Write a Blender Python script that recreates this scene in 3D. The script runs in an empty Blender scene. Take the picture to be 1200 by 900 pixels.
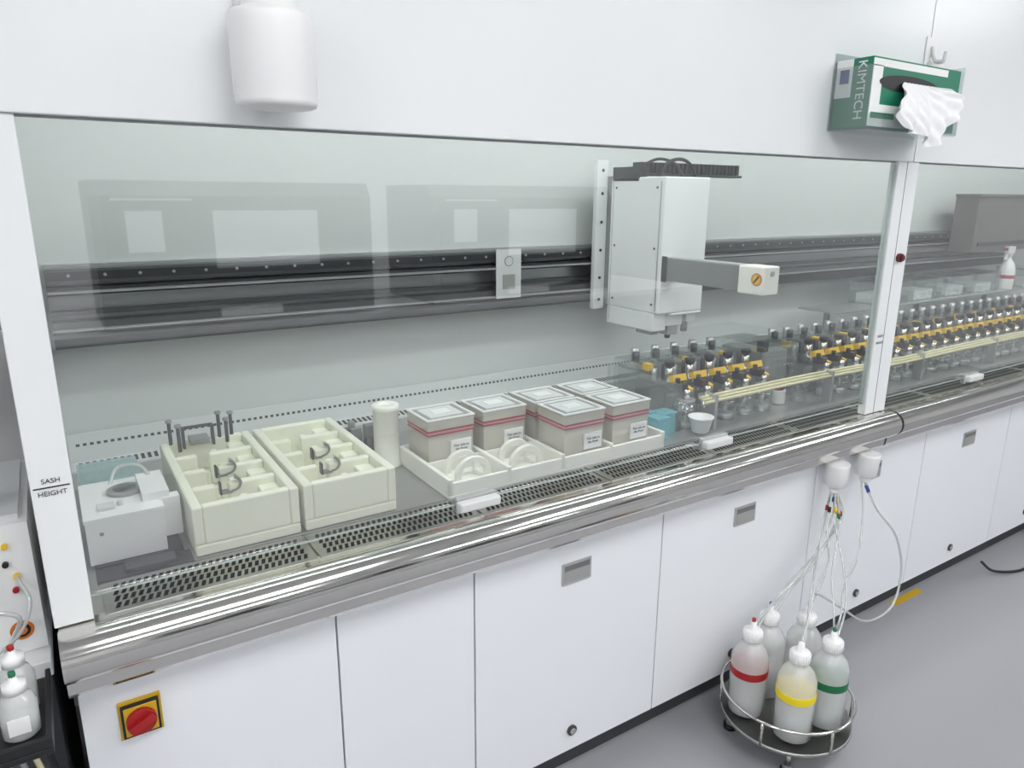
import bpy, bmesh, math, random
from mathutils import Vector, Matrix
random.seed(4)
scene = bpy.context.scene
scene.view_settings.view_transform = 'Standard'
scene.view_settings.look = 'None'
scene.view_settings.exposure = 0.0

# ------------------------------------------------------------------ materials
def lin(c):
    c = c/255.0
    return c/12.92 if c <= 0.04045 else ((c+0.055)/1.055)**2.4
def L(rgb): return (lin(rgb[0]), lin(rgb[1]), lin(rgb[2]), 1)

def pm(name, rgb, rough=0.5, metal=0.0, var=0.0, vscale=8, bump=0.0, bscale=200, stretch=None,
       trans=0.0, sss=0.0, spec=0.5, coat=0.0, emit=0.0):
    m = bpy.data.materials.new(name); m.use_nodes = True
    nt = m.node_tree; n = nt.nodes; b = n['Principled BSDF']
    b.inputs['Base Color'].default_value = L(rgb)
    b.inputs['Roughness'].default_value = rough
    b.inputs['Metallic'].default_value = metal
    b.inputs['Specular IOR Level'].default_value = spec
    b.inputs['Transmission Weight'].default_value = trans
    b.inputs['Coat Weight'].default_value = coat
    if sss:
        b.inputs['Subsurface Weight'].default_value = sss
        b.inputs['Subsurface Radius'].default_value = (0.03, 0.03, 0.02)
    if emit:
        b.inputs['Emission Color'].default_value = L(rgb)
        b.inputs['Emission Strength'].default_value = emit
    tc = n.new('ShaderNodeTexCoord'); mp = n.new('ShaderNodeMapping')
    nt.links.new(tc.outputs['Object'], mp.inputs['Vector'])
    if stretch: mp.inputs['Scale'].default_value = stretch
    no = n.new('ShaderNodeTexNoise'); no.inputs['Scale'].default_value = vscale
    no.inputs['Detail'].default_value = 4
    nt.links.new(mp.outputs['Vector'], no.inputs['Vector'])
    if var > 0:
        mx = n.new('ShaderNodeMix'); mx.data_type = 'RGBA'
        a = L(rgb)
        mx.inputs[6].default_value = tuple(max(0, v*(1-var)) for v in a[:3])+(1,)
        mx.inputs[7].default_value = tuple(min(1, v*(1+var)) for v in a[:3])+(1,)
        nt.links.new(no.outputs['Fac'], mx.inputs[0])
        nt.links.new(mx.outputs[2], b.inputs['Base Color'])
    if bump > 0:
        n2 = n.new('ShaderNodeTexNoise'); n2.inputs['Scale'].default_value = bscale
        nt.links.new(mp.outputs['Vector'], n2.inputs['Vector'])
        bp = n.new('ShaderNodeBump'); bp.inputs['Strength'].default_value = bump
        bp.inputs['Distance'].default_value = 0.002
        nt.links.new(n2.outputs['Fac'], bp.inputs['Height'])
        nt.links.new(bp.outputs['Normal'], b.inputs['Normal'])
    return m

def clearmat(name, tint, base_refl=0.06, haze=0.0, haze_rgb=(230,230,225), rough=0.02):
    """thin clear sheet: transparent + symmetric Schlick reflection + optional haze"""
    m = bpy.data.materials.new(name); m.use_nodes = True
    nt = m.node_tree; n = nt.nodes; n.clear()
    out = n.new('ShaderNodeOutputMaterial')
    tr = n.new('ShaderNodeBsdfTransparent'); tr.inputs[0].default_value = L(tint)
    gl = n.new('ShaderNodeBsdfGlossy'); gl.inputs['Roughness'].default_value = rough
    gl.inputs['Color'].default_value = (1,1,1,1)
    geo = n.new('ShaderNodeNewGeometry')
    dot = n.new('ShaderNodeVectorMath'); dot.operation = 'DOT_PRODUCT'
    nt.links.new(geo.outputs['Normal'], dot.inputs[0]); nt.links.new(geo.outputs['Incoming'], dot.inputs[1])
    ab = n.new('ShaderNodeMath'); ab.operation = 'ABSOLUTE'; nt.links.new(dot.outputs['Value'], ab.inputs[0])
    su = n.new('ShaderNodeMath'); su.operation = 'SUBTRACT'; su.inputs[0].default_value = 1; nt.links.new(ab.outputs[0], su.inputs[1])
    pw = n.new('ShaderNodeMath'); pw.operation = 'POWER'; pw.inputs[1].default_value = 5; nt.links.new(su.outputs[0], pw.inputs[0])
    ma = n.new('ShaderNodeMath'); ma.operation = 'MULTIPLY_ADD'; ma.inputs[1].default_value = 1-base_refl; ma.inputs[2].default_value = base_refl
    ma.use_clamp = True
    nt.links.new(pw.outputs[0], ma.inputs[0])
    mix = n.new('ShaderNodeMixShader'); nt.links.new(ma.outputs[0], mix.inputs[0])
    src = tr
    if haze > 0:
        df = n.new('ShaderNodeBsdfDiffuse'); df.inputs[0].default_value = L(haze_rgb)
        hm = n.new('ShaderNodeMixShader'); hm.inputs[0].default_value = haze
        nt.links.new(tr.outputs[0], hm.inputs[1]); nt.links.new(df.outputs[0], hm.inputs[2]); src = hm
    nt.links.new(src.outputs[0], mix.inputs[1]); nt.links.new(gl.outputs[0], mix.inputs[2])
    nt.links.new(mix.outputs[0], out.inputs[0])
    return m

def emat(name, rgb, s):
    m = bpy.data.materials.new(name); m.use_nodes = True
    nt = m.node_tree; n = nt.nodes; n.clear()
    o = n.new('ShaderNodeOutputMaterial'); e = n.new('ShaderNodeEmission')
    e.inputs[0].default_value = L(rgb); e.inputs[1].default_value = s
    nt.links.new(e.outputs[0], o.inputs[0]); return m

M = {}
M['white'] = pm('white_powdercoat', (236,238,238), 0.28, var=0.012, vscale=3)
M['door'] = pm('white_door_laminate', (236,238,241), 0.32, var=0.015, vscale=3)
M['gap'] = pm('dark_gap', (70,72,75), 0.8, var=0.1)
M['seal'] = pm('grey_seal', (150,152,152), 0.6, var=0.05)
M['inner'] = pm('interior_grey_paint', (213,216,214), 0.35, var=0.02, vscale=2)
M['steel'] = pm('polished_steel', (214,212,208), 0.11, 1.0, var=0.04, vscale=6, stretch=(0.3,10,10))
M['brush'] = pm('brushed_steel', (178,178,175), 0.32, 1.0, var=0.08, vscale=20, stretch=(0.5,12,12))
M['deck'] = pm('deck_steel', (172,173,170), 0.3, 0.6, var=0.1, vscale=12)
M['slot'] = pm('slot_black', (22,23,24), 0.9, var=0.1)
M['rail'] = pm('anodised_rail', (104,106,106), 0.4, 0.5, var=0.08, vscale=8, stretch=(0.3,10,10))
M['raildk'] = pm('rail_dark', (54,56,58), 0.5, 0.4, var=0.08)
M['raillt'] = pm('rail_light', (188,190,190), 0.3, 0.6, var=0.05)
M['ivory'] = pm('ivory_polymer', (241,242,224), 0.38, var=0.03, vscale=6, sss=0.35)
M['ivory2'] = pm('ivory_polymer_light', (242,242,233), 0.4, var=0.02, vscale=6, sss=0.2)
M['plastic'] = pm('white_plastic', (240,240,239), 0.35, var=0.01)
M['natural'] = clearmat('natural_plastic', (240,242,241), 0.06, 0.46, (243,244,243), 0.2)
M['liquid'] = pm('bottle_liquid', (224,228,227), 0.2, var=0.02)
M['robot'] = pm('robot_cover', (238,239,239), 0.4, var=0.02)
M['greymet'] = pm('grey_metal', (154,155,155), 0.35, 0.4, var=0.06)
M['dkmet'] = pm('dark_metal', (78,79,82), 0.4, 0.6, var=0.08)
M['pull'] = pm('door_pull_grey', (166,166,163), 0.45, 0.2, var=0.04)
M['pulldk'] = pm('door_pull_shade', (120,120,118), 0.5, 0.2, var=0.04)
M['black'] = pm('black_plastic', (25,26,28), 0.45, var=0.1)
M['yellow'] = pm('yellow_plastic', (238,194,48), 0.45, var=0.05)
M['yellowdk'] = pm('yellow_plate', (206,166,40), 0.45, var=0.05)
M['yellowb'] = pm('yellow_label', (246,220,30), 0.5, var=0.03)
M['red'] = pm('red_plastic', (165,25,28), 0.4, var=0.05)
M['dkred'] = pm('dark_red_band', (168,66,78), 0.5, var=0.08)
M['button'] = pm('button_dark_red', (96,28,34), 0.4, var=0.05)
M['pinkb'] = pm('pinkish_band', (206,156,158), 0.5, var=0.05)
M['green'] = pm('green_print', (20,122,92), 0.45, var=0.05)
M['greenb'] = pm('green_label', (20,110,70), 0.5, var=0.05)
M['purple'] = pm('purple_print', (70,60,130), 0.5, var=0.03)
M['blue'] = pm('blue_plastic', (35,70,150), 0.4, var=0.05)
M['aqua'] = clearmat('aqua_translucent', (195,240,245), 0.06, 0.40, (165,232,240))
M['aqua2'] = clearmat('pale_aqua_lid', (215,240,240), 0.08, 0.35, (205,232,232))
M['orange'] = pm('orange_sticker', (214,120,40), 0.5, var=0.05)
M['paper'] = pm('paper_white', (242,242,240), 0.7, var=0.01)
M['card'] = pm('card_grey', (212,213,212), 0.7, var=0.01)
M['tissue'] = pm('tissue_white', (246,246,246), 0.9, var=0.02, bump=0.25, bscale=60)
M['txt'] = pm('ink_dark', (45,47,50), 0.7, var=0.02)
M['tub'] = clearmat('tub_translucent', (240,238,228), 0.06, 0.50, (238,235,224), 0.1)
M['tubcore'] = pm('tub_rack_inside', (236,231,216), 0.6, var=0.08, vscale=30)
M['tublid'] = clearmat('tub_lid', (240,240,238), 0.10, 0.40, (236,237,234), 0.1)
M['clear'] = clearmat('clear_plastic', (238,242,241), 0.16, 0.05, (225,230,228))
M['acryl'] = clearmat('clear_acrylic', (240,244,244), 0.07, 0.04)
M['sash'] = clearmat('sash_glass', (238,240,240), 0.19, 0.0)
M['glassedge'] = pm('glass_edge', (160,170,168), 0.2, var=0.05)
M['tube'] = clearmat('clear_tubing', (228,232,231), 0.12, 0.50, (232,234,233), 0.1)
M['cream'] = pm('cream_tubing', (222,216,176), 0.4, var=0.05)
M['floor'] = pm('vinyl_floor', (162,162,166), 0.42, var=0.10, vscale=260)
M['wall'] = pm('wall_paint', (232,233,233), 0.7, var=0.01)
M['ceil'] = pm('ceiling_tile', (232,232,232), 0.8, var=0.01)
M['machine'] = pm('analyser_grey', (62,65,68), 0.5, var=0.03)
M['machdk'] = pm('analyser_dark', (26,28,31), 0.45, var=0.05)
M['machlt'] = pm('analyser_light', (215,217,217), 0.5, var=0.02)
M['hood'] = pm('grey_hood', (116,113,109), 0.4, 0.2, var=0.05)
M['lamp'] = emat('lamp_panel', (252,253,255), 11.6)
M['fillin'] = emat('interior_fill_emission', (248,253,252), 14.5)  # emission of the strip added to brighten the interior

# ------------------------------------------------------------------ builder
class MB:
    def __init__(s): s.bm = bmesh.new(); s.mats = []
    def mi(s, k):
        m = M[k]
        if m not in s.mats: s.mats.append(m)
        return s.mats.index(m)
    def f(s, vs, mi, smooth=False):
        try:
            fc = s.bm.faces.new(vs); fc.material_index = mi; fc.smooth = smooth
        except ValueError: pass
    def box(s, x0, x1, y0, y1, z0, z1, k, rot=None):
        mi = s.mi(k); ps = [(x,y,z) for x in (x0,x1) for y in (y0,y1) for z in (z0,z1)]
        if rot is not None:
            c = Vector(((x0+x1)/2,(y0+y1)/2,(z0+z1)/2)); ps = [c+rot@(Vector(p)-c) for p in ps]
        v = [s.bm.verts.new(p) for p in ps]
        for q in ((0,1,3,2),(4,6,7,5),(0,4,5,1),(2,3,7,6),(0,2,6,4),(1,5,7,3)): s.f([v[i] for i in q], mi)
    def quad(s, ps, k):
        s.f([s.bm.verts.new(p) for p in ps], s.mi(k))
    def cyl(s, p0, p1, r, k, r2=None, seg=20, cap=True):
        if r2 is None: r2 = r
        p0 = Vector(p0); p1 = Vector(p1); d = (p1-p0).normalized()
        a = d.orthogonal().normalized(); b = d.cross(a); mi = s.mi(k); A=[];B=[]
        for i in range(seg):
            t = 2*math.pi*i/seg; o = a*math.cos(t)+b*math.sin(t)
            A.append(s.bm.verts.new(p0+o*r)); B.append(s.bm.verts.new(p1+o*r2))
        for i in range(seg):
            j=(i+1)%seg; s.f([A[i],A[j],B[j],B[i]], mi, True)
        if cap: s.f(A[::-1], mi); s.f(B, mi)
    def lathe(s, c, prof, k, seg=28):
        c = Vector(c); rings=[]
        for (r,z) in prof:
            rings.append([s.bm.verts.new(c+Vector((max(r,1e-4)*math.cos(2*math.pi*i/seg), max(r,1e-4)*math.sin(2*math.pi*i/seg), z))) for i in range(seg)])
        mi = s.mi(k)
        for q in range(len(prof)-1):
            for i in range(seg):
                j=(i+1)%seg; s.f([rings[q][i],rings[q][j],rings[q+1][j],rings[q+1][i]], mi, True)
        s.f(rings[0][::-1], mi); s.f(rings[-1], mi)
    def prism(s, prof, x0, x1, k, smooth=False):
        mi = s.mi(k)
        A=[s.bm.verts.new((x0,y,z)) for y,z in prof]; B=[s.bm.verts.new((x1,y,z)) for y,z in prof]
        n=len(prof)
        for i in range(n):
            j=(i+1)%n; s.f([A[i],A[j],B[j],B[i]], mi, smooth)
        s.f(A[::-1], mi); s.f(B, mi)
    def tube(s, pts, r, k, seg=8, n=8):
        P=[Vector(p) for p in pts]; Q=[]
        E=[P[0]*2-P[1]]+P+[P[-1]*2-P[-2]]
        for i in range(1,len(E)-2):
            for t in range(n):
                u=t/n; a,b,c,d=E[i-1],E[i],E[i+1],E[i+2]
                Q.append(0.5*((2*b)+(c-a)*u+(2*a-5*b+4*c-d)*u*u+(3*b-a-3*c+d)*u**3))
        Q.append(P[-1]); mi=s.mi(k); prev=None; nrm=None; first=None
        for i,q in enumerate(Q):
            d=((Q[min(i+1,len(Q)-1)]-Q[max(i-1,0)])).normalized()
            if nrm is None: nrm=d.orthogonal().normalized()
            else: nrm=(nrm-d*nrm.dot(d)).normalized()
            b=d.cross(nrm)
            ring=[s.bm.verts.new(q+(nrm*math.cos(2*math.pi*j/seg)+b*math.sin(2*math.pi*j/seg))*r) for j in range(seg)]
            if prev:
                for j in range(seg):
                    l=(j+1)%seg; s.f([prev[j],prev[l],ring[l],ring[j]],mi,True)
            else: first=ring
            prev=ring
        s.f(first[::-1],mi); s.f(prev,mi)
    def done(s, name, bevel=0.0, parent=None, seg=2, recalc=True):
        if recalc: bmesh.ops.recalc_face_normals(s.bm, faces=s.bm.faces)
        xs=[v.co for v in s.bm.verts]
        lo=Vector((min(v.x for v in xs),min(v.y for v in xs),min(v.z for v in xs)))
        hi=Vector((max(v.x for v in xs),max(v.y for v in xs),max(v.z for v in xs)))
        c=(lo+hi)/2; c.z=lo.z
        for v in s.bm.verts: v.co-=c
        me=bpy.data.meshes.new(name); s.bm.to_mesh(me); s.bm.free()
        for m in s.mats: me.materials.append(m)
        o=bpy.data.objects.new(name,me); bpy.context.collection.objects.link(o); o.location=c
        if bevel>0:
            bv=o.modifiers.new('bevel','BEVEL'); bv.width=bevel; bv.segments=seg; bv.limit_method='ANGLE'
            bv.angle_limit=math.radians(50); bv.harden_normals=False
        if parent: setp(o,parent)
        return o
def setp(o,p):
    o.parent=p; o.matrix_parent_inverse=Matrix.Translation(-Vector(p.location))
def empty(name, loc=(0,0,0)):
    e=bpy.data.objects.new(name,None); bpy.context.collection.objects.link(e); e.location=loc; e.empty_display_size=0.1
    return e
def text(name, body, loc, size, mat, parent, face='-Y', roll=0.0, align='CENTER', ex=0.0003):
    cu=bpy.data.curves.new(name,'FONT'); cu.body=body; cu.size=size; cu.align_x=align; cu.align_y='CENTER'; cu.extrude=ex
    cu.materials.append(M[mat]); o=bpy.data.objects.new(name,cu); bpy.context.collection.objects.link(o)
    R = Matrix.Rotation(math.pi/2,4,'X')
    if face=='-X': R = Matrix.Rotation(-math.pi/2,4,'Z')@R
    R = R@Matrix.Rotation(roll,4,'Z')
    o.rotation_euler=R.to_euler(); o.location=loc; setp(o,parent); return o

XE = 5.6   # right end of the workstation
# ------------------------------------------------------------------ room
def slab(name,x0,x1,y0,y1,z0,z1,k):
    b=MB(); b.box(x0,x1,y0,y1,z0,z1,k); return b.done(name)
slab('floor',-3,7.5,-5,1.2,-0.1,0,'floor')
slab('ceiling',-3,7.5,-5,1.2,2.8,2.9,'ceil')
slab('wall_back',-3,7.5,1.1,1.2,0,2.8,'wall')
slab('wall_front',-3,7.5,-5.1,-5,0,2.8,'wall')
slab('wall_left',-3.1,-3,-5,1.2,0,2.8,'wall')
slab('wall_right',7.5,7.6,-5,1.2,0,2.8,'wall')
for yy in (-1.5,-3.4):
    for xx in (-1.6,0.6,2.8,5.0):
        b=MB(); b.box(xx-0.6,xx+0.6,yy-0.3,yy+0.3,2.78,2.795,'lamp')
        b.box(xx-0.63,xx+0.63,yy-0.33,yy-0.3,2.77,2.8,'plastic'); b.box(xx-0.63,xx+0.63,yy+0.3,yy+0.33,2.77,2.8,'plastic')
        b.box(xx-0.63,xx-0.6,yy-0.3,yy+0.3,2.77,2.8,'plastic'); b.box(xx+0.6,xx+0.63,yy-0.3,yy+0.3,2.77,2.8,'plastic')
        b.done('ceiling_light_panel')

# ------------------------------------------------------------------ workstation
WS = empty('laboratory_workstation_enclosure',(0,0,0))
b=MB()
b.box(-0.055,XE,0.022,0.88,0.10,0.86,'white')
b.box(-0.03,XE-0.02,0.07,0.85,0.0,0.10,'gap')
b.done('base_carcass',0.0,WS)
dx=[-0.057,0.407,0.737,1.336,2.018,2.68,3.35,4.02,4.69,XE]
for i in range(len(dx)-1):
    b=MB(); b.box(dx[i]+0.002,dx[i+1]-0.002,0,0.02,0.118,0.748,'door')
    if i>=2:
        cx=(dx[i]+dx[i+1])/2
        b.box(cx-0.046,cx+0.046,-0.004,0.0,0.633,0.693,'raillt')
        b.box(cx-0.040,cx+0.040,-0.0048,-0.004,0.639,0.687,'pull')
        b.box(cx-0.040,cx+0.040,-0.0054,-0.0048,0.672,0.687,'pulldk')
        b.cyl((cx,0.0,0.182),(cx,-0.006,0.182),0.015,'dkmet'); b.cyl((cx,-0.006,0.182),(cx,-0.009,0.182),0.009,'steel')
    b.done('cabinet_door_panel',0.0015,WS)
b=MB(); b.box(-0.05,XE,0.001,0.02,0.748,0.80,'brush'); b.done('apron_strip',0,WS)
def railprof():
    p=[(0.012,0.884),(-0.022,0.886)]
    cy,cz,r=-0.052,0.856,0.043
    for i in range(25):
        a=math.radians(62+i*(200-0)/24.0); p.append((cy+r*math.cos(a),cz+r*math.sin(a)))
    p+=[(-0.045,0.806),(-0.042,0.778),(-0.034,0.768),(0.0,0.768),(0.012,0.80)]
    return p
for (a,c) in ((-0.065,2.318),(2.33,XE)):
    b=MB(); b.prism(railprof(),a,c,'steel',True); o=b.done('bullnose_rail',0,WS)
    mod=o.modifiers.new('es','EDGE_SPLIT'); mod.split_angle=math.radians(32)
b=MB(); b.prism([(y*0.97,0.83+(z-0.83)*0.97) for y,z in railprof()],2.316,2.332,'black'); b.done('rail_joint_seal',0,WS)
b=MB(); b.box(-0.02,XE,0.012,0.90,0.86,0.880,'deck')
b.box(0.0,XE,0.127,0.129,0.880,0.8815,'gap')
b.done('deck_plate',0,WS)
b=MB()
gx=[0.005,0.385,0.765,1.145,1.525,1.905,2.30,2.68,3.06,3.44,3.82,4.20,4.58,4.96]
for i in range(len(gx)-1):
    b.box(gx[i],gx[i+1]-0.006,0.000,0.118,0.880,0.886,'brush')
b.done('grating_panels',0.001,WS)
b=MB()
for i in range(len(gx)-1):
    x=gx[i]+0.016
    while x<gx[i+1]-0.030:
        for r in range(4):
            y0=0.012+r*0.0245; s=0.005
            b.quad([(x,y0,0.8866),(x+0.0075,y0,0.8866),(x+0.0075+s,y0+0.019,0.8866),(x+s,y0+0.019,0.8866)],'slot')
        x+=0.0128
b.done('grating_slots',0,WS,recalc=False)
b=MB()
b.box(-0.055,XE,0.88,0.93,0.86,2.3,'inner')
b.box(-0.055,-0.02,0.02,0.88,0.88,2.3,'inner')
b.box(XE-0.03,XE,0.02,0.88,0.88,2.3,'inner')
b.box(-0.055,XE,0.02,0.88,2.28,2.3,'inner')
b.done('interior_shell',0,WS)
b=MB(); b.prism([(0.87,0.880),(0.79,0.880),(0.79,0.886),(0.845,0.892),(0.858,0.965),(0.87,0.965)],-0.018,XE-0.03,'inner')
b.done('rear_exhaust_plenum',0,WS)
b=MB(); x=0.0
while x<XE-0.1:
    b.quad([(x,0.8475,0.905),(x+0.009,0.8475,0.905),(x+0.009,0.8535,0.940),(x,0.8535,0.940)],'slot')
    b.quad([(x,0.80,0.8880),(x+0.009,0.80,0.8880),(x+0.009,0.835,0.8918),(x,0.835,0.8918)],'slot')
    x+=0.0165
b.done('rear_exhaust_slots',0,WS,recalc=False)
b=MB(); b.box(-0.07,-0.012,-0.006,0.02,0.887,1.70,'white'); b.done('post_left',0.002,WS)
b=MB(); b.box(2.240,2.355,-0.006,0.02,0.887,1.70,'white'); b.box(2.288,2.2905,-0.0065,-0.006,0.887,1.70,'gap'); b.done('post_middle',0.002,WS)
b=MB(); b.box(4.75,4.86,-0.006,0.02,0.887,1.70,'white'); b.done('post_right',0.002,WS)
for (a,c) in ((-0.12,2.309),(2.3125,XE)):
    b=MB(); b.box(a,c,-0.012,0.022,1.70,2.42,'white'); b.done('upper_panel',0.002,WS)
b=MB(); b.box(-0.1,XE,0.004,0.022,1.697,1.70,'seal'); b.done('upper_panel_seal',0,WS)
b=MB(); b.box(-0.1,XE,0.022,0.93,2.3,2.42,'white'); b.done('top_cover',0,WS)
b=MB(); b.box(0.0,5.4,0.10,0.20,2.255,2.279,'fillin'); b.done('added_interior_fill',0,WS)  # added glowing strip above the window, lifts interior brightness; no known fixture
for (a,c) in ((-0.012,2.240),(2.355,4.75)):
    b=MB(); b.quad([(a,0.008,0.925),(c,0.008,0.925),(c,0.008,1.698),(a,0.008,1.698)],'sash'); b.done('sash_glass',0,WS,recalc=False)
    b=MB(); b.box(a,c,0.005,0.011,0.923,0.925,'glassedge'); b.done('sash_glass_edge',0,WS)
b=MB(); b.box(2.226,2.240,0.0,0.012,0.925,1.69,'clear'); b.done('sash_side_seal',0,WS)
for cx in (0.745,1.52,2.95,3.9):
    b=MB(); b.box(cx-0.052,cx+0.052,-0.022,0.004,0.912,0.934,'card'); b.box(cx-0.052,cx+0.052,-0.002,0.016,0.902,0.940,'raillt')
    b.done('sash_handle',0.005,WS,3)
text('sash_label_top','SASH',(-0.041,-0.0066,1.146),0.0115,'txt',WS)
text('sash_label_bottom','HEIGHT',(-0.041,-0.0066,1.125),0.0115,'txt',WS)
b=MB(); b.box(-0.066,-0.016,-0.0072,-0.006,1.1345,1.1365,'txt'); b.done('sash_label_line',0,WS)
text('sash_label_top_b','SASH',(2.268,-0.0066,1.152),0.013,'txt',WS)
text('sash_label_bottom_b','HEIGHT',(2.268,-0.0066,1.130),0.011,'txt',WS)
b=MB(); b.cyl((2.310,-0.006,1.405),(2.310,-0.018,1.405),0.014,'button'); b.cyl((2.310,-0.018,1.405),(2.310,-0.024,1.405),0.010,'button'); b.done('push_button',0.001,WS)
b=MB(); b.box(0.000,0.070,-0.006,0,0.632,0.708,'yellowdk'); b.box(0.004,0.066,-0.012,-0.006,0.637,0.703,'black')
b.box(0.008,0.062,-0.014,-0.012,0.641,0.699,'yellowdk')
b.cyl((0.035,-0.014,0.670),(0.035,-0.024,0.670),0.025,'red'); b.box(0.027,0.043,-0.034,-0.024,0.648,0.692,'red',Matrix.Rotation(1.1,3,'Y'))
b.done('main_isolator_switch',0.002,WS)
b=MB()
X1=4.9
b.box(-0.01,X1,0.855,0.88,1.215,1.415,'raillt')
b.box(-0.01,X1,0.80,0.855,1.372,1.408,'rail'); b.box(-0.01,X1,0.792,0.80,1.380,1.402,'raildk')
b.box(-0.01,X1,0.80,0.855,1.342,1.362,'raildk'); b.box(-0.01,X1,0.785,0.80,1.348,1.354,'raillt')
b.box(-0.01,X1,0.83,0.855,1.288,1.30,'rail')
b.box(-0.01,X1,0.80,0.855,1.255,1.275,'rail'); b.box(-0.01,X1,0.79,0.80,1.252,1.258,'raillt')
b.box(-0.01,X1,0.795,0.855,1.210,1.247,'raildk')
for i in range(60):
    b.cyl((0.04+i*0.08,0.793,1.392),(0.04+i*0.08,0.789,1.392),0.004,'raillt',seg=8)
b.done('linear_guide_rails',0,WS)
b=MB(); b.box(1.275,1.375,0.782,0.785,1.25,1.415,'card'); b.cyl((1.325,0.782,1.375),(1.325,0.781,1.375),0.018,'pull'); b.cyl((1.325,0.781,1.375),(1.325,0.7805,1.375),0.014,'card')
b.box(1.300,1.350,0.781,0.782,1.28,1.33,'pull'); b.done('instruction_card',0,WS)

# ------------------------------------------------------------------ robot gripper gantry
R=empty('gantry_robot_arm',(1.84,0.6,1.15))
b=MB(); b.box(1.685,1.735,0.765,0.784,1.185,1.715,'robot')
for z in (1.22,1.30,1.40,1.50,1.60,1.68): b.cyl((1.71,0.765,z),(1.71,0.761,z),0.006,'dkmet',seg=10)
b.box(1.735,1.90,0.745,0.784,1.20,1.66,'greymet'); b.done('carriage_plate',0.003,R)
b=MB(); b.box(1.735,1.945,0.475,0.745,1.20,1.655,'robot')
b.box(1.735,1.80,0.50,0.745,1.135,1.20,'robot')
b.box(1.80,1.945,0.475,0.70,1.19,1.20,'robot')
b.done('vertical_axis_cover',0.008,R,3)
b=MB()
b.box(1.7338,1.735,0.49,0.495,1.21,1.64,'raillt'); b.box(1.7338,1.735,0.73,0.733,1.15,1.64,'raillt')
for z in (1.23,1.42,1.62):
    b.cyl((1.735,0.51,z),(1.732,0.51,z),0.004,'dkmet',seg=8); b.cyl((1.735,0.715,z),(1.732,0.715,z),0.004,'dkmet',seg=8)
b.done('cover_screws',0,R)
b=MB()
b.box(1.80,1.88,0.50,0.62,1.15,1.19,'robot'); b.box(1.82,1.87,0.51,0.56,1.115,1.15,'raillt')
b.box(1.89,1.935,0.49,0.60,1.16,1.19,'robot'); b.cyl((1.91,0.52,1.12),(1.91,0.52,1.16),0.012,'raillt'); b.cyl((1.84,0.53,1.10),(1.84,0.53,1.12),0.010,'dkmet')
b.box(1.75,1.785,0.52,0.60,1.12,1.135,'greymet')
b.done('gripper_head',0.003,R)
b=MB(); b.box(1.74,1.80,0.15,0.475,1.318,1.392,'greymet'); b.box(1.738,1.74,0.45,0.475,1.312,1.398,'dkmet'); b.box(1.745,1.795,0.152,0.475,1.392,1.395,'raillt')
b.done('extension_arm',0.003,R)
b=MB(); b.box(1.735,1.805,0.055,0.15,1.312,1.396,'ivory2'); b.done('arm_end_block',0.006,R,3)
b=MB(); b.cyl((1.735,0.080,1.358),(1.7335,0.080,1.358),0.019,'orange'); b.cyl((1.7335,0.080,1.358),(1.733,0.080,1.358),0.014,'yellow')
b.box(1.7325,1.7333,0.077,0.083,1.345,1.371,'black',Matrix.Rotation(0.7,3,'X')); b.cyl((1.77,0.055,1.375),(1.77,0.052,1.375),0.008,'raillt')
b.done('warning_sticker',0,R)
b=MB()
b.box(1.735,2.25,0.60,0.66,1.660,1.668,'raildk')
for i in range(24):
    x=1.75+i*0.0205; b.box(x,x+0.016,0.605,0.655,1.669,1.705,'black')
b.box(1.735,1.77,0.60,0.74,1.64,1.69,'black')
b.tube([(1.79,0.56,1.655),(1.81,0.55,1.70),(1.87,0.55,1.715),(1.93,0.56,1.70),(1.97,0.57,1.66)],0.006,'black')
b.tube([(1.74,0.60,1.69),(1.80,0.58,1.715),(1.88,0.58,1.70),(1.90,0.56,1.655)],0.005,'black')
b.done('cable_chain',0.002,R)

# ------------------------------------------------------------------ ivory rack blocks
def ivory_tray(x0,x1,y0,y1):
    b=MB(); z0=0.881; zt=0.988; t=0.020; K='ivory'
    b.box(x0,x1,y0,y1,z0,0.905,K)
    b.box(x0,x0+t,y0,y1,0.905,zt,K); b.box(x1-t,x1,y0,y1,0.905,zt,K)
    b.box(x0+t,x1-t,y0,y0+t,0.905,zt,K); b.box(x0+t,x1-t,y1-t,y1,0.905,zt,K)
    xm=(x0+x1)/2
    n=4; st=(y1-y0-t)/n
    for i in range(n):
        ya=y0+t+i*st; yb=ya+st-t
        b.box(x1-t-0.040,x1-t,ya+st*0.50,ya+st*1.0-0.001,0.905,0.966,K)
        b.box(xm-0.002,xm+0.014,ya,ya+st*0.45,0.905,0.972,K)
        if i<n-1:
            yy=y0+t+(i+1)*st-t
            b.box(x0+t,x0+t+0.046,yy,yy+t,0.905,0.984,K)
            b.box(xm-0.014,x1-t,yy,yy+t,0.905,0.984,K)
            b.box(x0+t+0.046,xm-0.014,yy,yy+t,0.905,0.940,K)
    return b, st, t
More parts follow.
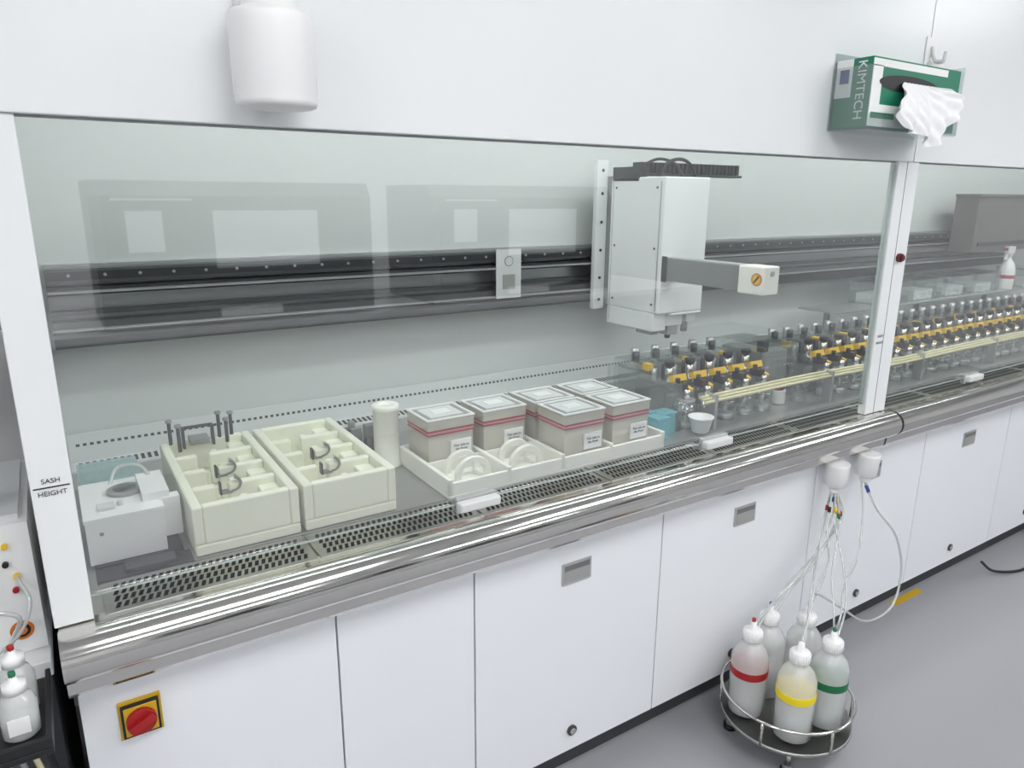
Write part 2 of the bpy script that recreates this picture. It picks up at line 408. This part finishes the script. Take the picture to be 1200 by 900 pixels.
def hook(b,x,y,z,s=1.0):
    pr=[]
    for i in range(9):
        a=math.radians(-100+i*22); pr.append((x+0.018*s*math.cos(a), z+0.016*s*math.sin(a)))
    for i in range(8):
        (xa,za),(xb,zb)=pr[i],pr[i+1]
        mi=b.mi('greymet') 
        v=[b.bm.verts.new(p) for p in ((xa,y,za),(xb,y,zb),(xb,y+0.016,zb),(xa,y+0.016,za))]; b.f(v,mi,True)
        v=[b.bm.verts.new(p) for p in ((xa,y,za),(xb,y,zb),(x+(xb-x)*0.70,y,z+(zb-z)*0.70),(x+(xa-x)*0.70,y,z+(za-z)*0.70))]; b.f(v,b.mi('greymet'))
    b.box(x-0.022,x,y,y+0.016,z-0.021,z-0.015,'greymet')
    b.box(x-0.026,x-0.022,y,y+0.016,z-0.021,z+0.006,'dkmet')
IT=[]
for (x0,x1) in ((0.175,0.388),(0.398,0.611)):
    b,st,t=ivory_tray(x0,x1,0.14,0.59); o=b.done('slide_rack_loading_block',0.004,None,2); IT.append(o)
    h=MB()
    for (i,dxx) in ((1,0.100),(2,0.112)):
        hook(h,x0+dxx,0.14+i*st-0.002,0.982,1.15)
    h.done('rack_hooks',0.0,o)
b=MB()
for (x,y,h) in ((0.200,0.575,0.055),(0.215,0.540,0.05),(0.315,0.575,0.06),(0.330,0.560,0.045),(0.345,0.578,0.055)):
    b.cyl((x,y,0.975),(x,y,0.988+h),0.0045,'dkmet',seg=12); b.cyl((x,y,0.988+h),(x,y,0.995+h),0.008,'greymet',seg=12)
b.box(0.225,0.300,0.572,0.577,1.020,1.028,'dkmet'); b.box(0.225,0.231,0.555,0.577,0.975,1.028,'dkmet'); b.box(0.294,0.300,0.555,0.577,0.975,1.028,'dkmet')
b.box(0.240,0.285,0.540,0.580,0.988,1.002,'greymet')
b.done('rack_pins',0.001,IT[0])
b=MB(); b.lathe((0.707,0.42,0.881),[(0.038,0),(0.038,0.006),(0.034,0.01),(0.034,0.155),(0.036,0.157),(0.036,0.17),(0.033,0.172),(0.018,0.172),(0.016,0.168)],'ivory2')
b.box(0.668,0.70,0.46,0.49,0.89,0.985,'greymet'); b.done('ivory_standpipe',0)
b=MB(); b.box(0.63,0.67,0.50,0.56,0.881,0.96,'dkmet'); b.box(0.635,0.665,0.49,0.50,0.93,0.975,'greymet'); b.cyl((0.65,0.53,0.96),(0.65,0.53,0.985),0.01,'greymet'); b.done('rack_sensor_bracket',0.003)

# ------------------------------------------------------------------ container base tray and containers
b=MB()
BX0,BX1,BY0,BY1=0.738,1.445,0.122,0.412
b.box(BX0,BX1,BY0,BY1,0.881,0.890,'ivory2')
b.box(BX0,BX0+0.012,BY0,BY1,0.89,0.932,'ivory2'); b.box(BX1-0.012,BX1,BY0,BY1,0.89,0.932,'ivory2')
b.box(BX0,BX1,BY0,BY0+0.010,0.89,0.922,'ivory2'); b.box(BX0,BX1,BY1-0.006,BY1,0.89,0.932,'ivory2')
b.box(BX0,BX1,0.268,0.273,0.89,0.925,'ivory2')
for xx in (0.9055,1.0725,1.239): b.box(xx,xx+0.012,BY0,BY1,0.89,0.932,'ivory2')
for cx in (0.832,0.993):
    n=14; ro,ri=0.050,0.034; zc=0.915
    for (ya,yb) in ((0.165,0.178),(0.222,0.235)):
        outer=[(cx-ro,0.89)]+[(cx-ro*math.cos(math.pi*i/n),zc+ro*0.9*math.sin(math.pi*i/n)) for i in range(n+1)]+[(cx+ro,0.89)]
        inner=[(cx-ri,0.89)]+[(cx-ri*math.cos(math.pi*i/n),zc+ri*0.9*math.sin(math.pi*i/n)) for i in range(n+1)]+[(cx+ri,0.89)]
        mi=b.mi('ivory2')
        OA=[b.bm.verts.new((x,ya,z)) for x,z in outer]; OB=[b.bm.verts.new((x,yb,z)) for x,z in outer]
        IA=[b.bm.verts.new((x,ya,z)) for x,z in inner]; IB=[b.bm.verts.new((x,yb,z)) for x,z in inner]
        for i in range(len(outer)-1):
            b.f([OA[i],OA[i+1],IA[i+1],IA[i]],mi); b.f([OB[i],IB[i],IB[i+1],OB[i+1]],mi)
            b.f([OA[i],OB[i],OB[i+1],OA[i+1]],mi,True); b.f([IA[i],IA[i+1],IB[i+1],IB[i]],mi,True)
    b.box(cx-0.05,cx-0.034,0.178,0.222,0.89,0.905,'ivory2'); b.box(cx+0.034,cx+0.05,0.178,0.222,0.89,0.905,'ivory2')
b.done('container_base_tray',0.002,None,2)
def container(x0,y0):
    w,d=0.140,0.128; x1=x0+w; y1=y0+d
    b=MB(); i=0.004
    b.box(x0+i,x1-i,y0+i,y1-i,0.891,0.990,'tub')
    b.box(x0+0.016,x1-0.016,y0+0.016,y1-0.016,0.896,0.978,'tubcore')
    b.box(x0+0.002,x1-0.002,y0+0.002,y1-0.002,0.990,0.994,'dkred')
    b.box(x0+0.003,x1-0.003,y0+0.003,y1-0.003,0.994,1.000,'pinkb')
    b.box(x0+0.002,x1-0.002,y0+0.002,y1-0.002,1.000,1.004,'dkred')
    b.box(x0+0.002,x1-0.002,y0+0.002,y1-0.002,1.0045,1.028,'tub')
    b.box(x0+0.02,x1-0.02,y0+0.02,y1-0.02,1.0045,1.020,'tubcore')
    b.box(x0,x1,y0,y1,1.028,1.031,'tublid')
    e=0.007
    b.box(x0,x1,y0,y0+e,1.031,1.035,'plastic'); b.box(x0,x1,y1-e,y1,1.031,1.035,'plastic')
    b.box(x0,x0+e,y0+e,y1-e,1.031,1.035,'plastic'); b.box(x1-e,x1,y0+e,y1-e,1.031,1.035,'plastic')
    b.box(x0+0.022,x1-0.022,y0+0.022,y1-0.022,1.031,1.0345,'card')
    b.box(x0+0.045,x1-0.045,y0+0.045,y1-0.045,1.0345,1.0360,'plastic')
    o=b.done('slide_staining_container',0.002,None,2)
    c=MB(); c.box(x1-0.072,x1-0.012,y0-0.0005,y0+0.004,0.926,0.970,'paper'); c.done('label',0,o)
    text('label_text','This side to\nthe front',(x1-0.042,y0-0.0012,0.950),0.0098,'txt',o)
    return o
cols=[0.759,0.924,1.090,1.256]
for c in cols: container(c,0.276)
for c in cols[2:]: container(c,0.136)
b=MB()
for (x,y) in ((1.462,0.17),(1.462,0.235),(1.518,0.20)):
    b.box(x,x+0.05,y,y+0.05,0.881,0.945,'aqua'); b.box(x-0.002,x+0.052,y-0.002,y+0.052,0.945,0.953,'aqua')
b.done('aqua_reagent_tub',0.003)
b=MB(); b.lathe((1.632,0.158,0.887),[(0.022,0),(0.026,0.004),(0.036,0.045),(0.040,0.048),(0.040,0.051),(0.034,0.050),(0.028,0.02),(0.001,0.012)],'plastic'); b.done('white_plastic_bowl')

# ------------------------------------------------------------------ left interior instrument
b=MB(); b.box(-0.006,0.132,0.20,0.40,0.887,0.975,'plastic'); b.box(-0.008,0.134,0.198,0.402,0.975,0.983,'plastic')
b.box(0.10,0.150,0.24,0.37,0.972,1.000,'plastic'); b.box(0.130,0.168,0.235,0.262,0.90,0.985,'plastic')
b.cyl((0.075,0.32,0.983),(0.075,0.32,0.990),0.035,'pull'); b.cyl((0.075,0.32,0.990),(0.075,0.32,0.995),0.022,'clear')
b.box(0.02,0.05,0.23,0.26,0.983,0.990,'card'); b.cyl((0.06,0.25,0.983),(0.06,0.25,0.992),0.006,'card')
b.tube([(0.05,0.38,0.98),(0.07,0.40,1.01),(0.11,0.38,1.015),(0.13,0.34,0.99)],0.004,'tube')
b.box(0.0,0.16,0.19,0.41,0.881,0.887,'black'); b.cyl((0.02,0.1985,0.95),(0.02,0.197,0.95),0.004,'greymet')
b.done('slide_scanner_unit',0.005,None,3)
b=MB(); b.box(-0.005,0.12,0.47,0.62,0.881,0.955,'clear'); b.box(-0.006,0.121,0.469,0.621,0.955,0.960,'aqua2'); b.box(0.01,0.10,0.49,0.60,0.882,0.94,'card'); b.done('clear_lidded_box',0.002)
b=MB(); b.box(0.0,0.17,0.13,0.185,0.881,0.884,'black'); b.box(0.05,0.14,0.140,0.178,0.884,0.892,'dkmet'); b.done('drip_guide_plate',0.001)

# ------------------------------------------------------------------ reagent module row
def module(b,x,i):
    b.cyl((x+0.045,0.235,0.881),(x+0.045,0.235,0.965),0.034,'clear',seg=14)
    b.cyl((x+0.045,0.235,0.882),(x+0.045,0.235,0.900),0.026,'raillt',seg=14)
    b.cyl((x+0.045,0.235,0.90),(x+0.045,0.235,0.965),0.007,'steel',seg=8)
    b.cyl((x+0.045,0.235,0.965),(x+0.045,0.235,0.973),0.028,'raillt',seg=14)
    b.cyl((x+0.045,0.235,0.973),(x+0.045,0.235,1.005),0.011,'steel',seg=10)
    b.box(x+0.008,x+0.082,0.29,0.40,0.881,1.00,'clear')
    b.box(x+0.022,x+0.068,0.31,0.38,0.90,0.975,'raillt')
    b.box(x+0.002,x+0.088,0.28,0.42,1.00,1.010,'clear')
    b.box(x+0.034,x+0.060,0.245,0.285,0.995,1.018,'dkmet')
    b.box(x+0.018,x+0.076,0.270,0.290,1.020,1.042,'yellow',Matrix.Rotation(-0.35,3,'X'))
    b.box(x+0.058,x+0.070,0.232,0.275,1.000,1.010,'yellow',Matrix.Rotation(0.3,3,'X'))
    b.cyl((x+0.030,0.262,1.018),(x+0.030,0.262,1.036),0.008,'black',seg=10)
    b.cyl((x+0.047,0.32,1.010),(x+0.047,0.32,1.062),0.013,'steel',seg=12)
    b.cyl((x+0.047,0.32,1.062),(x+0.047,0.32,1.078),0.017,'black',seg=12)
    b.cyl((x+0.020,0.36,1.010),(x+0.020,0.36,1.050),0.008,'raillt',seg=10)
    b.cyl((x+0.075,0.37,1.010),(x+0.075,0.37,1.056),0.009,'dkmet',seg=10)
    b.box(x+0.004,x+0.086,0.43,0.54,0.881,1.055,'clear')
    b.box(x+0.015,x+0.075,0.44,0.53,0.90,1.03,'raillt')
    b.cyl((x+0.03,0.46,1.055),(x+0.03,0.46,1.084),0.013,'dkmet',seg=10)
    b.cyl((x+0.06,0.50,1.055),(x+0.06,0.50,1.088),0.013,'raillt',seg=10)
    if i%2==0: b.box(x+0.034,x+0.056,0.40,0.43,1.030,1.052,'yellow')
b=MB()
for i in range(5): module(b,1.60+i*0.092,i)
b.box(1.585,1.60,0.21,0.55,0.881,1.03,'clear'); b.done('staining_bath_module_row',0)
b=MB()
for i in range(27): module(b,2.32+i*0.092,i)
b.done('staining_bath_module_row',0)
b=MB(); b.box(2.10,2.28,0.30,0.55,0.881,1.075,'clear'); b.box(2.12,2.26,0.33,0.52,0.89,1.05,'raillt'); b.box(2.12,2.15,0.33,0.36,1.05,1.09,'black')
b.cyl((2.13,0.26,0.93),(2.13,0.26,0.96),0.022,'dkred'); b.cyl((2.13,0.26,0.881),(2.13,0.26,0.93),0.028,'plastic'); b.cyl((2.22,0.24,0.881),(2.22,0.24,0.94),0.03,'clear')
b.done('pump_housing',0.003)
b=MB()
for k in range(3):
    y=0.172+0.011*k; z=0.972+0.006*k
    b.tube([(1.66,y,z),(2.2,y,z+0.004),(2.8,y,z-0.003),(3.4,y,z+0.003),(4.8,y,z)],0.0052,'cream',seg=8,n=6)
for x in (1.70,2.3,2.9,3.5,4.1,4.7): b.box(x,x+0.012,0.165,0.200,0.881,0.992,'raillt')
b.done('cream_tubing_manifold')
b=MB(); b.box(2.9,5.2,0.56,0.76,1.092,1.10,'raillt')
for x in (2.95,3.7,4.4,5.1): b.box(x,x+0.02,0.64,0.66,0.893,1.092,'greymet')
b.done('rear_shelf',0.001)
for x in (3.25,3.55,3.85,4.15,4.70):
    b=MB(); b.box(x,x+0.25,0.58,0.74,1.101,1.20,'clear'); b.box(x-0.005,x+0.255,0.575,0.745,1.20,1.206,'clear'); b.box(x+0.03,x+0.20,0.60,0.72,1.102,1.15,'plastic'); b.done('clear_storage_bin',0.003)
b=MB(); b.lathe((4.52,0.605,1.101),[(0.038,0),(0.04,0.005),(0.04,0.11),(0.03,0.14),(0.014,0.165),(0.014,0.18),(0.016,0.18),(0.016,0.20)],'plastic')
b.lathe((4.52,0.605,1.16),[(0.0405,0),(0.0405,0.02)],'dkred')
b.box(4.475,4.55,0.592,0.618,1.30,1.335,'plastic'); b.box(4.455,4.477,0.598,0.612,1.315,1.33,'red'); b.box(4.480,4.488,0.598,0.612,1.26,1.30,'plastic',Matrix.Rotation(0.4,3,'Y')); b.done('spray_bottle',0.003)
b=MB(); b.box(4.20,5.3,0.66,0.78,1.31,1.615,'hood'); b.box(4.19,5.3,0.650,0.78,1.600,1.615,'hood'); b.box(4.25,5.25,0.656,0.66,1.34,1.36,'dkmet'); b.done('coverslipper_hood',0.006)

# ------------------------------------------------------------------ dispenser on upper panel
b=MB(); c=(0.340,-0.080,1.722)
b.lathe(c,[(0.055,0.0),(0.0605,0.002),(0.0630,0.010),(0.0620,0.016),(0.0637,0.020),(0.0645,0.118),(0.0645,0.130),(0.061,0.136),(0.046,0.140),(0.043,0.144),(0.041,0.172),(0.034,0.178),(0.001,0.179)],'plastic',seg=48)
b.box(0.300,0.380,-0.03,-0.0125,1.735,1.90,'plastic'); b.box(0.375,0.400,-0.085,-0.02,1.858,1.868,'plastic')
b.done('wall_canister_dispenser',0.0)

# ------------------------------------------------------------------ tissue box
T=MB(); x0,x1,y0,y1,z0,z1=1.862,2.296,-0.122,-0.018,1.775,1.945
T.box(x0,x1,y0,y1,z0,z1,'green')
T.box(x0-0.0008,x0,y0+0.056,y1,z0+0.075,z1,'paper'); T.box(x0-0.001,x0,y0+0.065,y1-0.012,z0+0.11,z0+0.145,'purple')
T.box(x0,x0+0.045,y0-0.0008,y0,z0,z1-0.02,'paper'); T.box(x0,x1-0.07,y0-0.0008,y0,z1-0.022,z1-0.004,'paper')
T.box(x0+0.045,x0+0.20,y0-0.0009,y0,z0,z0+0.055,'paper')
T.box(x0+0.01,x0+0.12,y0-0.0014,y0-0.0008,z0+0.02,z0+0.035,'green')
n=28; mi=T.mi('black'); cx,cz=(x0+x1)/2-0.04,z0+0.112
T.f([T.bm.verts.new((cx+0.145*math.cos(2*math.pi*i/n),y0-0.0016,cz+0.022*math.sin(2*math.pi*i/n))) for i in range(n)],mi)
TB=T.done('tissue_box',0.0)
text('tissue_box_lettering','KIMTECH',(x0-0.0012,y0+0.030,z0+0.090),0.035,'paper',TB,'-X',-math.pi/2,ex=0.0006)
b=MB()
g=40; V=[]
for i in range(g):
    row=[]
    for j in range(g):
        u=i/(g-1)-0.5; v=j/(g-1)
        spread=0.15+0.15*min(1,v*1.6)
        x=cx+0.035+u*spread+0.030*v
        drop=0.170*v*(1.0-1.0*abs(u+0.05))+0.016*math.sin(u*11)*v
        z=cz+0.004+0.020*math.sin(v*math.pi)*(0.4+u)-drop
        y=y0-0.006-0.036*math.sin(min(1,v*1.05)*math.pi*0.6)-0.013*math.sin(u*24+v*5)*v-0.005*math.sin(u*50-v*17)
        row.append(b.bm.verts.new((x,min(y,y0-0.004),z)))
    V.append(row)
mi=b.mi('tissue')
for i in range(g-1):
    for j in range(g-1): b.f([V[i][j],V[i+1][j],V[i+1][j+1],V[i][j+1]],mi,True)
b.done('tissue_sheet',0,TB)
b=MB(); e=0.006
b.box(x0-e,x1+e,y0-e-0.003,y0-e,z0-e,z0+0.03,'acryl'); b.box(x0-e,x1+e,y0-e,y1+e,z0-e-0.003,z0-e,'acryl')
b.box(x0-e-0.003,x0-e,y0-e,y1+e,z0-e,z1-0.02,'acryl'); b.box(x1+e,x1+e+0.003,y0-e,y1+e,z0-e,z1+0.01,'acryl')
b.box(x0-e,x1+e,-0.0155,-0.0125,z0-e,z1+0.02,'acryl'); b.done('acrylic_holder',0,TB)
b=MB(); b.box(2.285,2.345,-0.016,-0.0125,1.965,2.055,'plastic'); b.tube([(2.315,-0.018,2.03),(2.315,-0.03,1.99),(2.315,-0.055,1.985),(2.315,-0.06,2.01)],0.006,'plastic'); b.box(2.30,2.37,-0.03,-0.016,1.968,1.985,'plastic'); b.done('adhesive_wall_hook',0.003)

# ------------------------------------------------------------------ bottle carrier
CX,CY=1.695,-0.197
ZT=0.092
C=MB(); 
C.lathe((CX,CY,ZT-0.006),[(0.180,0),(0.187,0.002),(0.187,0.012),(0.183,0.012),(0.181,0.005),(0.001,0.005)],'brush',seg=48)
def ring(b,z,r,rr,k):
    N=48; pts=[(CX+r*math.cos(2*math.pi*i/N),CY+r*math.sin(2*math.pi*i/N),z) for i in range(N+1)]
    b.tube(pts,rr,k,seg=8,n=1)
ring(C,ZT+0.075,0.187,0.0045,'steel'); 
for a in range(6):
    t=a*math.pi/3+0.3; x=CX+0.187*math.cos(t); y=CY+0.187*math.sin(t); C.cyl((x,y,ZT),(x,y,ZT+0.077),0.004,'steel',seg=10)
for a in range(4):
    t=a*math.pi/2+0.75; x=CX+0.15*math.cos(t); y=CY+0.15*math.sin(t)
    C.cyl((x,y,0.0),(x,y,0.014),0.020,'black'); C.cyl((x,y,0.014),(x,y,0.030),0.014,'greymet'); C.cyl((x,y,0.030),(x,y,ZT-0.004),0.008,'steel')
C.done('bottle_carrier_tray')
tops=[]
def bottle(x,y,band,cap,lv=0.11):
    b=MB(); z=ZT
    b.lathe((x,y,z),[(0.048,0),(0.054,0.006),(0.054,0.170),(0.052,0.188),(0.042,0.210),(0.028,0.226),(0.022,0.232),(0.022,0.245)],'natural',seg=32)
    b.lathe((x,y,z+0.004),[(0.046,0),(0.050,0.004),(0.050,lv),(0.001,lv+0.001)],'liquid',seg=32)
    b.cyl((x+0.006,y,z+0.01),(x+0.006,y,z+0.235),0.003,'card',seg=8)
    b.lathe((x,y,z+0.238),[(0.027,0),(0.028,0.003),(0.027,0.030),(0.022,0.034),(0.010,0.036),(0.008,0.058),(0.001,0.059)],cap,seg=24)
    for i in range(24):
        a=2*math.pi*i/24; b.cyl((x+0.0275*math.cos(a),y+0.0275*math.sin(a),z+0.241),(x+0.0275*math.cos(a),y+0.0275*math.sin(a),z+0.266),0.0015,cap,seg=5)
    if band: b.lathe((x,y,z+0.128),[(0.0545,0),(0.0547,0.001),(0.0547,0.023),(0.0545,0.024)],band,seg=32)
    tops.append((x,y,z+0.294)); return b.done('reagent_bottle')
bottle(1.606,-0.125,'red','plastic',0.06); bottle(1.634,-0.266,'yellowb','plastic',0.09); bottle(1.762,-0.282,'greenb','plastic',0.05)
bottle(1.720,-0.096,None,'plastic',0.10); bottle(1.812,-0.160,None,'plastic',0.08)
b=MB()
for px in (2.05,2.22):
    b.lathe((px,-0.050,0.690),[(0.028,0),(0.033,0.004),(0.038,0.070),(0.038,0.078)],'plastic')
    b.lathe((px,-0.050,0.668),[(0.014,0),(0.016,0.002),(0.018,0.024)],'plastic')
b.done('drain_port_cups')
b=MB()
bandc=['yellow','red','greenb','blue','black','red','greenb','yellow']
tg=tops+tops[:4]
for i,(tx,ty,tz) in enumerate(tg):
    hub=Vector((2.05,-0.05,0.664)) 
    s=hub+Vector((0.013*math.cos(i*2.4),0.010*math.sin(i*2.4),0.004))
    sp=0.040*math.cos(i*1.7)
    en=Vector((tx+(0.013 if i>4 else 0),ty,tz-(0.040 if i>4 else 0.012)))
    m1=s+Vector((-0.020+0.022*math.cos(i*2.4),-0.02+0.012*math.sin(i*2.4),-0.09))
    d=en-m1
    m2=m1+d*0.42+Vector((-0.01+sp,-0.015,0.0))
    m3=m1+d*0.82+Vector((0.01+sp*0.8,-0.005,0.03))
    b.tube([s,m1,m2,m3,en],0.0030,'tube',seg=8,n=8)
    dd=(m1-s)*0.25; q=s+dd*(0.9+0.9*(i%3)); b.cyl(q,q+dd*0.7,0.0048,bandc[i%8],seg=8)
t=tops[4]
b.tube([(2.22,-0.05,0.67),(2.24,-0.09,0.58),(2.34,-0.12,0.46),(2.41,-0.12,0.30),(2.34,-0.14,0.20),(2.15,-0.16,0.22),(1.95,-0.17,0.35),(t[0]+0.02,t[1],t[2]+0.04),(t[0],t[1],t[2]-0.01)],0.0038,'tube',seg=8)
b.tube([(2.20,-0.05,0.67),(2.18,-0.08,0.58),(2.10,-0.13,0.46),(1.92,-0.20,0.44),(tops[2][0]+0.02,tops[2][1],tops[2][2]+0.05),(tops[2][0],tops[2][1],tops[2][2]-0.01)],0.0032,'tube',seg=8)
b.cyl((2.221,-0.056,0.655),(2.226,-0.066,0.632),0.006,'blue',seg=8)
for i in (0,2,3):
    x,y,z=tops[i]; b.cyl((x,y,z-0.008),(x,y,z+0.012),0.006,['red','red','greenb','blue'][i],seg=8)
b.done('drain_tubing_bundle')
b=MB()
b.tube([(3.28,-0.02,0.05),(3.30,-0.07,0.02),(3.45,-0.12,0.006),(3.65,-0.10,0.006),(3.8,-0.02,0.006),(3.9,0.06,0.02)],0.006,'black')
b.done('floor_cable')
b=MB(); b.box(2.70,2.90,0.02,0.05,0.0005,0.002,'yellowdk'); b.box(1.98,2.14,0.02,0.05,0.0005,0.002,'yellowdk'); b.done('floor_marking_tape')

# ------------------------------------------------------------------ left exterior bench & instrument
b=MB(); b.box(-0.9,-0.085,0.05,0.85,0.77,0.80,'white')
b.box(-0.9,-0.87,0.07,0.85,0,0.77,'white'); b.box(-0.13,-0.10,0.25,0.85,0,0.77,'gap'); b.box(-0.87,-0.13,0.80,0.83,0.1,0.77,'gap'); b.done('side_bench',0.002)
b=MB(); b.box(-0.50,-0.088,0.10,0.45,0.801,1.045,'plastic'); b.box(-0.48,-0.10,0.12,0.43,1.045,1.055,'machlt')
for (x,z,k) in ((-0.150,1.01,'black'),(-0.125,1.008,'yellow'),(-0.160,0.985,'red'),(-0.128,0.975,'black'),(-0.150,0.955,'greymet'),(-0.115,0.95,'yellow'),(-0.165,0.93,'black'),(-0.12,0.925,'red')):
    b.cyl((x,0.10,z),(x,0.092,z),0.005,k,seg=12)
b.cyl((-0.122,0.10,0.845),(-0.122,0.098,0.845),0.018,'orange'); b.cyl((-0.122,0.098,0.845),(-0.122,0.0972,0.845),0.013,'black'); b.cyl((-0.122,0.0972,0.845),(-0.122,0.0965,0.845),0.008,'orange')
b.tube([(-0.15,0.092,0.955),(-0.17,0.05,0.93),(-0.12,0.045,0.90),(-0.13,0.06,0.86),(-0.15,0.07,0.82)],0.004,'tube')
b.tube([(-0.115,0.092,0.95),(-0.10,0.05,0.92),(-0.12,0.045,0.87),(-0.16,0.06,0.83)],0.003,'tube')
b.done('fluidics_control_box',0.005,None,3)
b=MB(); b.cyl((-0.155,0.16,1.056),(-0.155,0.16,1.10),0.022,'clear'); b.cyl((-0.150,0.155,1.06),(-0.145,0.150,1.17),0.007,'blue'); b.cyl((-0.160,0.165,1.06),(-0.170,0.17,1.16),0.007,'paper'); b.cyl((-0.165,0.155,1.06),(-0.163,0.145,1.15),0.007,'red'); b.done('marker_pen_cup')
TZ=0.778
b=MB(); b.box(-0.42,-0.088,-0.16,0.035,TZ-0.012,TZ,'black'); b.box(-0.42,-0.088,-0.16,-0.152,TZ,TZ+0.018,'black'); b.box(-0.096,-0.088,-0.152,0.035,TZ,TZ+0.018,'black'); b.box(-0.42,-0.412,-0.152,0.035,TZ,TZ+0.018,'black')
b.box(-0.30,-0.27,-0.10,-0.07,0.02,TZ-0.012,'dkmet'); b.box(-0.40,-0.17,-0.15,0.03,0.0,0.02,'dkmet'); b.done('black_bottle_stand',0.002)
for (x,y,cap,h) in ((-0.130,-0.035,'red',0.08),(-0.128,-0.100,'greenb',0.072),(-0.195,-0.085,'plastic',0.08)):
    b=MB(); z=TZ+0.001; b.lathe((x,y,z),[(0.024,0),(0.026,0.004),(0.026,h-0.02),(0.020,h-0.006),(0.012,h),(0.012,h+0.004)],'natural'); b.lathe((x,y,z+h+0.002),[(0.016,0),(0.016,0.016),(0.006,0.020),(0.004,0.030)],'plastic'); b.cyl((x,y,z+h+0.026),(x,y,z+h+0.036),0.005,cap,seg=8)
    b.lathe((x,y,z+0.002),[(0.022,0),(0.023,0.003),(0.023,0.035),(0.001,0.036)],'liquid')
    b.box(x-0.014,x+0.014,y-0.0275,y-0.0255,z+0.015,z+0.042,'paper'); b.done('small_dispensing_bottle')
b=MB(); 
for k in range(4): b.tube([(-0.14-0.02*k,0.045,0.74),(-0.10-0.02*k,0.04,0.55),(-0.12-0.015*k,0.04,0.40),(-0.09-0.03*k,0.05,0.2),(-0.15,0.08,0.006)],0.005,['black','cream','greymet','plastic'][k])
b.done('hanging_cables')
b=MB(); b.cyl((-0.24,0.70,0.80),(-0.24,0.70,2.0),0.012,'black'); b.box(-0.34,-0.14,0.62,0.78,0.80,0.82,'black'); b.box(-0.5,-0.10,0.60,0.80,1.30,1.32,'greymet'); b.done('bench_shelf_stand')

# ------------------------------------------------------------------ analysers across the aisle (seen mirrored in the sash)
b=MB(); b.box(-0.4,4.6,-4.0,-3.0,0.82,0.86,'white'); b.box(-0.35,4.55,-3.95,-3.08,0.0,0.82,'machlt'); b.done('opposite_bench',0.003)
def analyser(x0):
    b=MB(); x1=x0+1.55; yf=-3.10
    pr=[(-3.85,0.861),(-3.10,0.861),(-3.10,1.58),(-3.16,1.66),(-3.85,1.66)]
    b.prism(pr,x0,x1,'machine')
    b.box(x0+0.06,x1-0.06,yf,yf+0.012,0.98,1.58,'machdk')
    b.box(x0+0.60,x0+1.20,yf+0.012,yf+0.018,1.18,1.50,'machlt')
    b.box(x0+0.16,x0+0.34,yf+0.012,yf+0.018,1.28,1.50,'machlt')
    b.box(x0+0.10,x0+0.5,yf+0.012,yf+0.016,1.555,1.565,'machlt')
    b.box(x0+0.6,x0+0.95,yf,yf+0.03,0.90,0.95,'machlt'); b.box(x0,x1,yf,yf+0.02,0.865,0.885,'machlt')
    b.done('benchtop_analyser',0.03,None,3)
analyser(0.22); analyser(2.20)

# ------------------------------------------------------------------ world + camera
w=bpy.data.worlds.new('world'); scene.world=w; w.use_nodes=True
w.node_tree.nodes['Background'].inputs[0].default_value=(0.8,0.85,0.9,1); w.node_tree.nodes['Background'].inputs[1].default_value=0.3
cam=bpy.data.cameras.new('camera'); co=bpy.data.objects.new('camera',cam); bpy.context.collection.objects.link(co)
r=Vector((.8416,-.5401,.0060)); u=Vector((.1322,.2167,.9672)); f=Vector((.5237,.8132,-.2538))
f.normalize(); r=(r-f*r.dot(f)).normalized(); u=r.cross(f)
m=Matrix(((r.x,u.x,-f.x,0),(r.y,u.y,-f.y,-1.3),(r.z,u.z,-f.z,1.59),(0,0,0,1)))
co.matrix_world=m; cam.sensor_width=36; cam.lens=25.2; cam.clip_start=0.02
scene.camera=co
